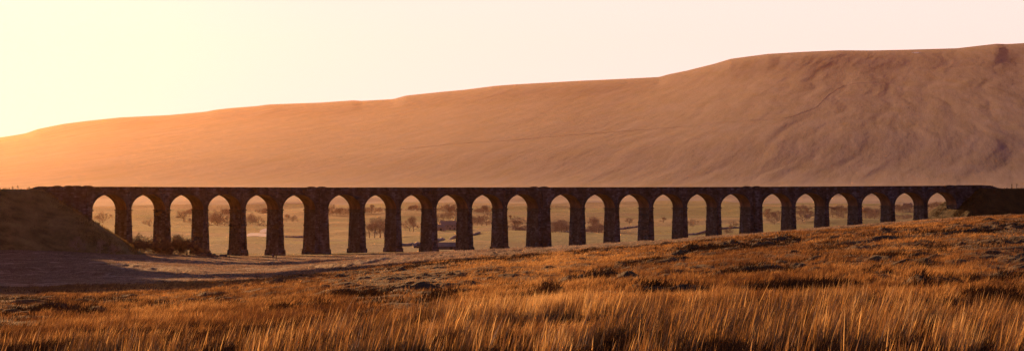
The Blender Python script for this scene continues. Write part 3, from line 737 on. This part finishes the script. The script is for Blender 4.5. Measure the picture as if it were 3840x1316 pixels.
for i, L_ in tl.items():
    L_.sort(key=lambda a: -a[2])
    for k, (px, row, h, wd) in enumerate(L_):
        o = plant(PT, px, row, h * float(rng.uniform(1.1, 1.65)), wide=wd * float(rng.uniform(.85, 1.3)))
        if len(L_) > 6: lab = 'bare tree in the hazy plantation seen through or beside the %s arch from the left' % ORD[i]; 
        else:
            xs = sorted(a[0] for a in L_); pos = xs.index(px)
            lab = ('hazy bare tree in the valley beyond the %s arch from the left' % ORD[i]) if len(L_) == 1 else ('%s of the bare trees beyond the %s arch from the left' % ((ORD[pos] + ' from left') if 0 < pos < len(xs) - 1 else ('leftmost' if pos == 0 else 'rightmost'), ORD[i]))
        tag(o, lab, 'tree', 'bare trees in the valley beyond the viaduct')
# clumps of woodland that stand between the fields
for k, (px, row, n, w_, lab) in enumerate([(740,812,7,60,'tree of the hazy wood high behind the third arch from the left'),(865,806,5,40,'tree of the hazy wood behind the fourth pier from the left'),(1010,800,7,60,'tree of the hazy wood high behind the fifth and sixth arches'),
        (1560,800,6,50,'tree of the hazy wood high behind the ninth arch from the left'),(1690,795,7,55,'tree of the dark wood on the slope above the long farmhouse'),(1815,808,8,50,'tree of the dark wood high behind the eleventh arch'),(1955,880,8,50,'tree of the low wood behind the twelfth arch from the left'),
        (2100,888,8,55,'tree of the low copse behind the thirteenth arch from the left'),(2240,880,6,40,'tree of the low copse behind the fourteenth arch from the left'),(2900,812,7,60,'tree of the hillside wood behind the nineteenth arch from the left'),
        (3020,806,7,60,'tree of the hillside wood behind the twentieth arch from the left'),(3150,800,8,60,'tree of the hillside wood behind the twenty-first arch'),(3270,800,8,60,'tree of the hillside wood behind the twenty-second arch'),(3390,790,8,60,'tree of the hillside wood behind the twenty-third arch'),(3510,780,7,50,'tree of the hillside wood behind the last arch on the right')]):
    for j in range(n):
        o = plant(PT + PB[:1] * 0, px + (j - n / 2) * w_ / n + float(rng.uniform(-4, 4)), row + float(rng.uniform(-3, 6)), float(rng.uniform(7, 12)), wide=float(rng.uniform(1.1, 1.6)))
        tag(o, lab, 'tree', 'trees of the hazy woods beyond the viaduct')
# wood high on the slope showing just above the parapet
for k in range(12):
    o = plant(PT, 2050 + k * 9.5 + float(rng.uniform(-3, 3)), 724, 8 + 6 * math.exp(-((k - 7) / 4) ** 2), ymin=4000, ymax=5600, wide=.8)
    tag(o, 'distant tree of the small dark wood just above the parapet at mid bridge', 'tree', 'trees of the small wood above the parapet')
# bushes at the foot of the embankment and the first piers
BU = [(530,940,5.0,1.5,'low dark bush between the embankment foot and the second pier'), (600,947,3.0,1.6,'squat dark bush in front of the second pier base'), (640,950,5.0,1.7,'largest reddish bare bush in front of the second and third piers'),
      (672,952,4.4,1.5,'rounded bare bush just left of the third pier base'), (700,952,3.6,1.4,'small dark bush at the left corner of the third pier'), (484,940,3.4,1.4,'dark bush at the very toe of the left embankment'), (745,950,2.2,1.5,'lowest scrubby bush against the third pier base')]
for px, row, h, wd, lab in BU: tag(plant(PB, px, row, h * 1.5, Y=1002, nominal=4.0, wide=wd), lab, 'bush', 'bare bushes at the foot of the viaduct')
SB = [(290,905,6.5,'spindly bare tree low on the left embankment'), (375,925,6,'bare tree near the toe of the left embankment'), (20,900,6,'bare scrub tree at the left edge of the embankment foot'), (150,905,5,'small bare tree mid way along the embankment foot'), (430,930,5,'low bare tree beside the toe of the embankment')]
for px, row, h, lab in SB: tag(plant(PT, px, row, h, Y=955, wide=.9), lab, 'tree', 'bare trees at the foot of the embankment')
tag(plant(PB, 404, 872, 4.4, Y=1030, nominal=4.0, wide=1.2), 'feathery bare bush on the embankment slope under the first arch', 'bush')
tag(plant(PB, 552, 905, 4.8, Y=1090, nominal=4.0, wide=1.3), 'thin bare bush behind the second arch near the ground', 'bush')

# ------------------------------------------------------------------ farm buildings in the valley
def house(name, px, row, wid, dep, eave, ridge, rz, wm, label, wins=(), chim=(), cat='house', Y=None):
    Y = Y or depth_at(px, row, 1150, 5100); o = empty(name, gpt(px, Y, -.3)); o.rotation_euler = (0, 0, R(rz)); tag(o, label, cat)
    w, d = wid / 2, dep / 2
    m = MB()
    P_ = [(-w,-d,0),(w,-d,0),(w,d,0),(-w,d,0)]; Q = [(x, y, eave) for x, y, _ in P_]; A_, B_ = (-w, 0, ridge), (w, 0, ridge)
    m.poly([P_[0], P_[1], Q[1], Q[0]]); m.poly([P_[2], P_[3], Q[3], Q[2]]); m.poly([P_[1], P_[2], Q[2], B_, Q[1]]); m.poly([P_[3], P_[0], Q[0], A_, Q[3]])
    m.build('wall', wm, o)
    m = MB(); t = .25; ov = .45
    for sgn in (-1, 1):
        y0 = sgn * (d + ov); z0 = eave - ov * (ridge - eave) / d
        a = [(-w - .3, y0, z0), (w + .3, y0, z0), (w + .3, 0, ridge), (-w - .3, 0, ridge)]; b = [(x, y, z + t) for x, y, z in a]
        m.box(a + b) if sgn < 0 else m.box(a[::-1] + b[::-1])
    rf = m.build('roof', M_slate, o)
    for x in chim: m = MB(); m.cbox(x - .5, x + .5, -.45, .45, ridge - .5, ridge + 1.5); m.build('chimney', wm, rf)
    for x, z, ww, wh, nm in wins:
        m = MB(); m.cbox(x - ww/2, x + ww/2, -d - .06, -d + .05, z, z + wh); m.build(nm, M_dark, o)
    return o
house('farmhouse', 1684, 862, 17, 8, 5, 8.4, 14, M_wall, 'long pale farmhouse beyond the tenth arch from the left', [(-6,3,1,1.2,'window'),(-2,3,1,1.2,'window'),(2,3,1,1.2,'window'),(6,3,1,1.2,'window'),(-5,.6,1.2,1.4,'window'),(4,.6,1.2,1.4,'window'),(0,.3,1.1,2.1,'door')], (-7.5, 7.5))
house('farmhouse', 1655, 864, 7, 6, 3.6, 5.6, -8, M_wall, 'small pale outbuilding at the left end of the long farmhouse', [(0,.3,1.8,2.2,'door')], cat='outbuilding')
house('barn', 1674, 943, 8.5, 5, 1.7, 3.1, 12, M_barn, 'low grey barn with pale roof at ground level beyond the tenth arch', [(1.5,.3,1.3,1.3,'door')], cat='barn', Y=1215)
house('shed', 1568, 918, 4.5, 3, 1.3, 1.9, 4, M_barn, 'small shed with bright roof beyond the ninth arch from the left', [(0,.3,1.4,1.9,'door')], cat='shed', Y=1330)
house('cottage', 3404, 776, 12, 6, 3.6, 5.6, -6, M_wall, 'tiny pale cottage beyond the twenty-third arch from the left', [(-2,1,1,1.2,'window'),(2,1,1,1.2,'window')], (4,))
house('cottage', 3028, 832, 5, 4, 2.6, 4.0, 30, M_wall, 'tiny white hut beyond the twentieth arch from the left', [(0,.2,1,1.9,'door')], cat='hut')
M_ff = mat_plain('hoar_frosted_turf', (.34, .31, .44), .9, .2, .05)
def patch(name, ring, m, y0, y1, nx=26, ny=7):
    """a patch of ground cover draped 0.4 m over the pasture, between px0..px1 and row0..row1 of the view"""
    px0, px1, ra, rb = ring; ya, yb = depth_at((px0 + px1) / 2, ra, y0, y1), depth_at((px0 + px1) / 2, rb, y0, y1); V = []
    for j in range(ny):
        Y = ya + (yb - ya) * j / (ny - 1); t = j / (ny - 1) * 2 - 1; hw = (px1 - px0) / 2 * math.sqrt(max(.04, 1 - t * t)); c = (px0 + px1) / 2 + 9 * t
        for i in range(nx):
            p = c - hw + 2 * hw * i / (nx - 1); V.append(((p - 1920) / F * Y, Y, 0))
    V = np.array(V); V[:, 2] = ground(V[:, 0], V[:, 1]) + .4
    k = (np.arange(nx - 1)[None] + np.arange(ny - 1)[:, None] * nx).ravel()[:, None]
    return tag(mesh_np(name, V, k + np.array([[0, 1, 1 + nx, nx]]), mat=m), kind='structure')
patch('frosted_field', (925, 1003, 893, 882), M_ff, 1300, 5000)
patch('frosted_field', (975, 1010, 876, 870), M_ff, 1300, 5000)

# ------------------------------------------------------------------ dry-stone walls
def ribbon(name, pts, h, w, m, label, cat='wall', step=3.0, parent=None, jag=.15):
    V = []; P_ = []
    for (a, b) in zip(pts[:-1], pts[1:]):
        n = max(2, int(math.dist(a, b) / step)); P_ += [(a[0] + (b[0] - a[0]) * k / n, a[1] + (b[1] - a[1]) * k / n) for k in range(n)]
    P_.append(pts[-1]); P_ = np.array(P_); g = ground(P_[:, 0], P_[:, 1]); d = np.gradient(P_, axis=0); d /= np.linalg.norm(d, axis=1)[:, None]; nn = np.stack([-d[:, 1], d[:, 0]], 1)
    hh = h * (1 + jag * rng.normal(size=len(P_)).clip(-2, 2))
    for k, (p, z) in enumerate(zip(P_, g)):
        for sgn, zz, f in ((-1, z - .5, 1), (-1, z + hh[k], .6), (1, z + hh[k], .6), (1, z - .5, 1)): V.append((p[0] + sgn * nn[k, 0] * w / 2 * f, p[1] + sgn * nn[k, 1] * w / 2 * f, zz))
    n = len(P_); i = np.arange(n - 1)[:, None] * 4
    q = np.concatenate([i + np.array([[j, (j + 1) % 4, (j + 1) % 4 + 4, j + 4]]) for j in range(4)])
    q = np.concatenate([q, [[0, 1, 2, 3], [4 * n - 4, 4 * n - 3, 4 * n - 2, 4 * n - 1]]])
    return tag(mesh_np(name, V, q, mat=m), label, cat)
def pts_at(pl, y0, y1): return [((px - 1920) / F * depth_at(px, r, y0, y1), depth_at(px, r, y0, y1)) for px, r in pl]
HW = [([(1500,560),(1700,540),(1920,527),(2150,505),(2367,489),(2620,468),(2880,447)], 'thin dark wall line climbing the middle of the great hill'),
      ([(2880,447),(2960,440),(3060,402),(3110,352),(3160,322),(3220,312),(3350,308)], 'crooked wall line climbing to the right of the hill'),
      ([(3440,262),(3560,252),(3700,236),(3840,234)], 'faint wall line high under the summit at right')]
for pl, lab in HW: ribbon('stone_wall', pts_at(pl, 4100, 13000), .35, 1.2, M_hwall, lab, step=6)
VW = [([(1460,925),(1560,922),(1650,916),(1700,905),(1800,890)], 'wall between the green fields beyond the tenth arch'), ([(1035,892),(1100,888),(1180,886)], 'low wall along the field beyond the sixth arch'),
      ([(2040,872),(2200,866),(2300,858),(2420,850)], 'field wall beyond the thirteenth and fourteenth arches'), ([(2560,872),(2700,862),(2850,858)], 'field wall beyond the eighteenth arch from the left')]
for pl, lab in VW: ribbon('stone_wall', pts_at(pl, 1180, 4000), 1.3, 1.0, M_hwall, lab, step=4)
ribbon('stone_wall', [((px - 1920) / F * y, y) for px, y in ((735, 1000), (790, 996), (815, 990), (850, 992))], .9, .8, M_dry, 'broken rubble wall on the ground between the third and fourth piers', step=1.2, jag=.35)
# pale track in front of the embankment, stream of trodden ground by the walkers
def track(name, pts, w, m, label):
    P_ = []
    for (a, b) in zip(pts[:-1], pts[1:]):
        n = max(2, int(math.dist(a, b) / 1.5)); P_ += [(a[0] + (b[0] - a[0]) * k / n, a[1] + (b[1] - a[1]) * k / n) for k in range(n)]
    P_ = np.array(P_ + [pts[-1]]); V = []
    off = np.linspace(-w / 2, w / 2, 4)
    d = np.gradient(P_, axis=0); d /= np.linalg.norm(d, axis=1)[:, None]
    for k, p in enumerate(P_):
        for o_ in off: V.append((p[0] - d[k, 1] * o_, p[1] + d[k, 0] * o_, 0))
    V = np.array(V); V[:, 2] = ground(V[:, 0], V[:, 1]) + .22; n = len(P_)
    i = (np.arange(n - 1)[:, None] * 4 + np.arange(3)[None]).ravel()[:, None]
    o = mesh_np(name, V, i + np.array([[0, 1, 5, 4]]), mat=m); tag(o, kind='structure'); return o
track('path', pts_at([(-120,922),(0,923),(60,924),(140,926),(220,929),(300,934)], 850, 1000), 4.2, M_track, '')
# snow patch high on the hill
c0 = gpt(3436, depth_at(3436, 199, 6000, 13000)); V = []; T = []
for k in range(24):
    a = 2 * math.pi * k / 24; rr = 1 + .3 * math.sin(3 * a + 1); V.append((c0[0] + 17 * rr * math.cos(a), c0[1] + 45 * rr * math.sin(a) , 0))
V = np.array(V + [(c0[0], c0[1], 0)]); V[:, 2] = ground(V[:, 0], V[:, 1]) + .9
o = mesh_np('snow_patch', V, tris=[(k, (k + 1) % 24, 24) for k in range(24)], mat=M_snow); tag(o, 'tiny white snow patch just below the skyline at right', 'snow patch')

# ------------------------------------------------------------------ posts and fences
def on_bank(px, row, Y): return ((px - 1920) / F * Y, Y, rowz(row, Y))
def line_at(px):
    us = np.linspace(UL - 120, UR + 60, 1500); pp = np.array([1920 + F * line(u)[0] / line(u)[1] for u in us]); return float(us[np.argmin(abs(pp - px))])
PO = [(36,8,'stubby post at far left of the embankment top'), (49,11,'taller left post of the pair on the embankment top'), (66,14,'tallest thin signal post on the left embankment'), (102,7,'short post right of the gap on the left embankment'), (108,9,'taller post beside a short one on the left embankment'), (178,7,'thick post where the left embankment fence begins'),
      (80,6,'tiny faint post between the signal post and the pair'), (3723,12,'pale thin post nearest the bridge on the right embankment'), (3793,16,'tall dark signal post on the right embankment'), (3812,18,'tallest post at the far right of the embankment'), (3775,5,'tiny low stake on the right embankment')]
for px, hp_, lab in PO:
    u = line_at(px); x, y, _ = line(u); row = 709.5 if px < 1000 else 706.5; h = (hp_ + 2) * y / F; z = rowz(row, y) - .3
    o = empty('line_post', (x, y, z)); tag(o, lab, 'post', 'posts along the railway on the embankments')
    m = MB(); m.tube([(0, 0, -.5), (0, 0, h * .5), (.01, 0, h)], [.11, .10, .09], 8); m.build('pole', M_wood, o)
    if hp_ > 8: m = MB(); m.cbox(-.16, .16, -.14, .14, h, h + .16); m.cbox(-.42, .42, -.05, .05, h - .35, h - .24); m.build('cap', M_iron, o)
fo = empty('rail_fence', (*line(line_at(184))[:2], rowz(709.5, 1000) - .2)); tag(fo, 'wooden two-rail fence running up to the left end of the parapet', 'fence')
ub = line_at(184); fl = Vector(fo.location)
pts_ = [LG(ub + k * 1.35, -3.6, 0) for k in range(4)]
for p in pts_: m = MB(); m.cbox(p[0] - fl.x - .08, p[0] - fl.x + .08, p[1] - fl.y - .08, p[1] - fl.y + .08, -.6, .85); m.build('fence_post', M_wood, fo)
for zz in (.38, .72):
    m = MB(); a, b = pts_[0], pts_[-1]; a = (a[0] - fl.x, a[1] - fl.y - .11); b = (b[0] - fl.x, b[1] - fl.y - .11)
    m.box([(a[0], a[1] - .03, zz - .06), (b[0], b[1] - .03, zz - .02), (b[0], b[1] + .02, zz - .02), (a[0], a[1] + .02, zz - .06), (a[0], a[1] - .03, zz + .06), (b[0], b[1] - .03, zz + .10), (b[0], b[1] + .02, zz + .10), (a[0], a[1] + .02, zz + .06)]); m.build('rail', M_wood, fo)
fo = empty('wire_fence', gpt(560, 985)); tag(fo, 'low post and wire fence before the bushes and first piers', 'fence'); fl = Vector(fo.location); tops = []
for k, px in enumerate(np.linspace(520, 860, 16)):
    p = gpt(px, 985 - 1.2 * k, 0); h = 1.15 + .15 * rng.random(); m = MB(); m.tube([(p[0] - fl.x, p[1] - fl.y, p[2] - fl.z - .4), (p[0] - fl.x + .05, p[1] - fl.y, p[2] - fl.z + h)], [.09, .08], 6); m.build('fence_post', M_wood, fo); tops.append((p[0] - fl.x, p[1] - fl.y, p[2] - fl.z))
for zz in (.5, .85): m = MB(); m.tube([(a, b, c + zz) for a, b, c in tops], [.015] * len(tops), 4); m.build('wire', M_iron, fo)

# ------------------------------------------------------------------ the two walkers
def person(loc, facing, h, label, jacket, trousers, hat, stride, arm, pack=None):
    k = h / 1.75; J = {}; vs = []; es = []; rs = []
    def P(n, x, y, z, r, par=None):
        J[n] = len(vs); vs.append((x * k, y * k, z * k)); rs.append(r * k)
        if par is not None: es.append((J[par], J[n]))
    s = stride
    P('pel', 0, 0, .93, .15); P('waist', 0, .01, 1.08, .13, 'pel'); P('chest', 0, .03, 1.28, .155, 'waist'); P('neck', 0, .04, 1.47, .06, 'chest'); P('head', 0, .07, 1.56, .085, 'neck'); P('crown', 0, .075, 1.66, .085, 'head')
    P('nose', 0, .165, 1.585, .018, 'head')
    for sg, n in ((-1, 'l'), (1, 'r')):
        d = s * sg
        P('hip' + n, .09 * sg, 0, .86, .10, 'pel'); P('kn' + n, .10 * sg, .05 + d * .5, .48, .065, 'hip' + n); P('an' + n, .10 * sg, d - (.05 if d < 0 else 0), .10 + (.05 if d < 0 else 0), .045, 'kn' + n); P('toe' + n, .11 * sg, d + .15, .035, .035, 'an' + n)
        P('sh' + n, .17 * sg, .03, 1.40, .065, 'chest'); a = arm[0 if sg < 0 else 1]
        P('el' + n, .23 * sg, .03 + a * .5, 1.14 + abs(a) * .06, .048, 'sh' + n); P('wr' + n, .24 * sg, .05 + a, .93 + abs(a) * .25, .033, 'el' + n); P('ha' + n, .23 * sg, .09 + a * 1.12, .87 + abs(a) * .28, .036, 'wr' + n)
    me = bpy.data.meshes.new('person'); me.from_pydata(vs, es, []); o = bpy.data.objects.new('person', me); C.objects.link(o)
    md = o.modifiers.new('skin', 'SKIN'); md.use_smooth_shade = True
    for i, r in enumerate(rs): me.skin_vertices[0].data[i].radius = (r, r * .8)
    me.skin_vertices[0].data[0].use_root = True
    o.modifiers.new('sub', 'SUBSURF').levels = 2; o.modifiers['sub'].render_levels = 2
    skm = mat_plain('clothed_figure_' , trousers); o.data.materials.append(skm)
    dg = bpy.context.evaluated_depsgraph_get(); em = bpy.data.meshes.new_from_object(o.evaluated_get(dg)); o.modifiers.clear(); o.data = em; em.name = 'person'
    o.data.materials.clear()
    for mt in (mat_plain('trousers_cloth', trousers), mat_plain('skin_tone', (.35, .2, .14), .5)): o.data.materials.append(mt)
    for p in o.data.polygons: p.material_index = 1 if (p.center[2] > 1.46 * k or (abs(p.center[0]) > .2 * k and p.center[2] < .97 * k and p.center[2] > .7 * k)) else 0
    o.location = loc; o.rotation_euler = (0, 0, facing); tag(o, label, 'person')
    # jacket follows the torso and sleeves
    jm = mat_plain('jacket_cloth', jacket); bm = bmesh.new(); bm.from_mesh(o.data)
    kill = [f for f in bm.faces if not (.84 * k < f.calc_center_median().z < 1.49 * k and not (f.calc_center_median().z < .97 * k and abs(f.calc_center_median().x) > .19 * k))]
    bmesh.ops.delete(bm, geom=kill, context='FACES')
    bm.normal_update()
    for v in bm.verts: v.co += v.normal * .022 * k
    jme = bpy.data.meshes.new('jacket'); bm.to_mesh(jme); bm.free(); jme.materials.clear(); jme.materials.append(jm)
    for p in jme.polygons: p.material_index = 0
    jo = bpy.data.objects.new('jacket', jme); C.objects.link(jo); jo.parent = o
    hm_ = MB(); n = 10
    prof = [(.118, 1.60), (.122, 1.66), (.10, 1.74), (.055, 1.785), (.0, 1.795)]
    for i in range(len(prof) - 1):
        for j in range(n):
            a, b = 2 * math.pi * j / n, 2 * math.pi * (j + 1) / n; (r0, z0), (r1, z1) = prof[i], prof[i+1]
            q = [(r0 * math.cos(a), .06 + r0 * math.sin(a), z0), (r0 * math.cos(b), .06 + r0 * math.sin(b), z0), (r1 * math.cos(b), .06 + r1 * math.sin(b), z1), (r1 * math.cos(a), .06 + r1 * math.sin(a), z1)]
            hm_.poly([tuple(c * k for c in p) for p in q])
    hm_.build('hat', mat_plain('knitted_hat', hat), o)
    if pack: m = MB(); m.cbox(-.15 * k, .15 * k, -.30 * k, -.12 * k, 1.02 * k, 1.42 * k); m.build('backpack', mat_plain('backpack_cloth', pack), o)
    return o
person(gpt(1024, 934, .08), R(100), 1.86, 'left walker in a lilac hat and mauve jacket with a dark rucksack', (.10, .06, .11), (.02, .018, .02), (.55, .42, .85), .10, (.12, -.10), (.02, .02, .025)).rotation_euler = (0, 0, R(60))
person(gpt(1036, 934, .08), R(-60), 1.70, 'right walker in dark clothes and pale hat striding beside the lilac hat', (.035, .025, .025), (.03, .022, .02), (.12, .09, .06), .24, (.22, -.16))

# ------------------------------------------------------------------ camera, light, sky, haze
cam = bpy.data.cameras.new('camera'); co_ = bpy.data.objects.new('camera', cam); C.objects.link(co_)
co_.rotation_euler = (R(90), 0, 0); cam.sensor_fit = 'HORIZONTAL'; cam.sensor_width = 36; cam.lens = 36 * F / 3840
cam.shift_y = (HR - 658) / 3840; cam.clip_start = .5; cam.clip_end = 40000; SC.camera = co_
sun = bpy.data.lights.new('sun', 'SUN'); so = bpy.data.objects.new('sun', sun); C.objects.link(so)
sun.energy = 5.0; sun.angle = R(.5); sun.color = (1.0, .49, .18)
sd = (math.sin(SUN_AZ) * math.cos(SUN_EL), math.cos(SUN_AZ) * math.cos(SUN_EL), math.sin(SUN_EL))
from mathutils import Vector
so.rotation_euler = Vector(sd).to_track_quat('Z', 'Y').to_euler()
w = bpy.data.worlds.new('World'); SC.world = w; w.use_nodes = True; nt = w.node_tree
bg = nt.nodes['Background']; sk = nt.nodes.new('ShaderNodeTexSky'); sk.sky_type = 'NISHITA'; sk.sun_disc = False
sk.sun_elevation = SUN_EL; sk.sun_rotation = SUN_AZ; sk.dust_density = 2.0; sk.ozone_density = 2.0; sk.air_density = 1.0
# the evening glow: the sky is bright and creamy round the sunset and dim and mauve away from it
tc = nt.nodes.new('ShaderNodeTexCoord'); dp = nt.nodes.new('ShaderNodeVectorMath'); dp.operation = 'DOT_PRODUCT'
nt.links.new(tc.outputs['Generated'], dp.inputs[0]); dp.inputs[1].default_value = sd
gl = nt.nodes.new('ShaderNodeMapRange'); gl.interpolation_type = 'SMOOTHSTEP'; gl.inputs[1].default_value = math.cos(R(75)); gl.inputs[2].default_value = math.cos(R(38))
nt.links.new(dp.outputs['Value'], gl.inputs['Value'])
hsv = nt.nodes.new('ShaderNodeHueSaturation'); hsv.inputs['Saturation'].default_value = .24; nt.links.new(sk.outputs[0], hsv.inputs['Color'])
sx = nt.nodes.new('ShaderNodeSeparateXYZ'); nt.links.new(tc.outputs['Generated'], sx.inputs[0])
el = nt.nodes.new('ShaderNodeMapRange'); el.interpolation_type = 'SMOOTHSTEP'; el.inputs[1].default_value = math.sin(R(26)); el.inputs[2].default_value = math.sin(R(5)); el.inputs[3].default_value = .04
nt.links.new(sx.outputs['Z'], el.inputs['Value']); glo = math_(nt, 'MULTIPLY', gl.outputs[0], el.outputs[0])
tint = ramp(nt, glo, [(0, (.19, .165, .29)), (.4, (.30, .28, .48)), (1, (1.0, .965, 1.0))])
cc = mix(nt, 1.0, hsv.outputs[0], tint, 'MULTIPLY')
mn = nt.nodes.new('ShaderNodeVectorMath'); mn.operation = 'MINIMUM'; nt.links.new(cc, mn.inputs[0]); mn.inputs[1].default_value = (3.7, 2.72, 2.56)
nt.links.new(mn.outputs[0], bg.inputs['Color']); bg.inputs['Strength'].default_value = .15
hm, hn, ho = mat('haze_air'); pv = hn.nodes.new('ShaderNodeVolumePrincipled')
pv.inputs['Color'].default_value = (.98, .46, .10, 1); pv.inputs['Density'].default_value = .0000082; pv.inputs['Anisotropy'].default_value = .925
hn.links.new(pv.outputs[0], ho.inputs['Volume'])
mb = MB(); mb.cbox(-13500, 13500, -420, 15700, -70, 820); hz = mb.build('haze', hm); tag(hz, 'thin golden evening haze filling the valley', 'haze', kind='stuff')
SC.view_settings.view_transform = 'Standard'; SC.view_settings.look = 'None'; SC.view_settings.exposure = 1.1; SC.view_settings.gamma = 1.0
SC.cycles.volume_bounces = 0; SC.cycles.max_bounces = 6; SC.cycles.use_denoising = True; SC.cycles.denoising_prefilter = 'NONE'
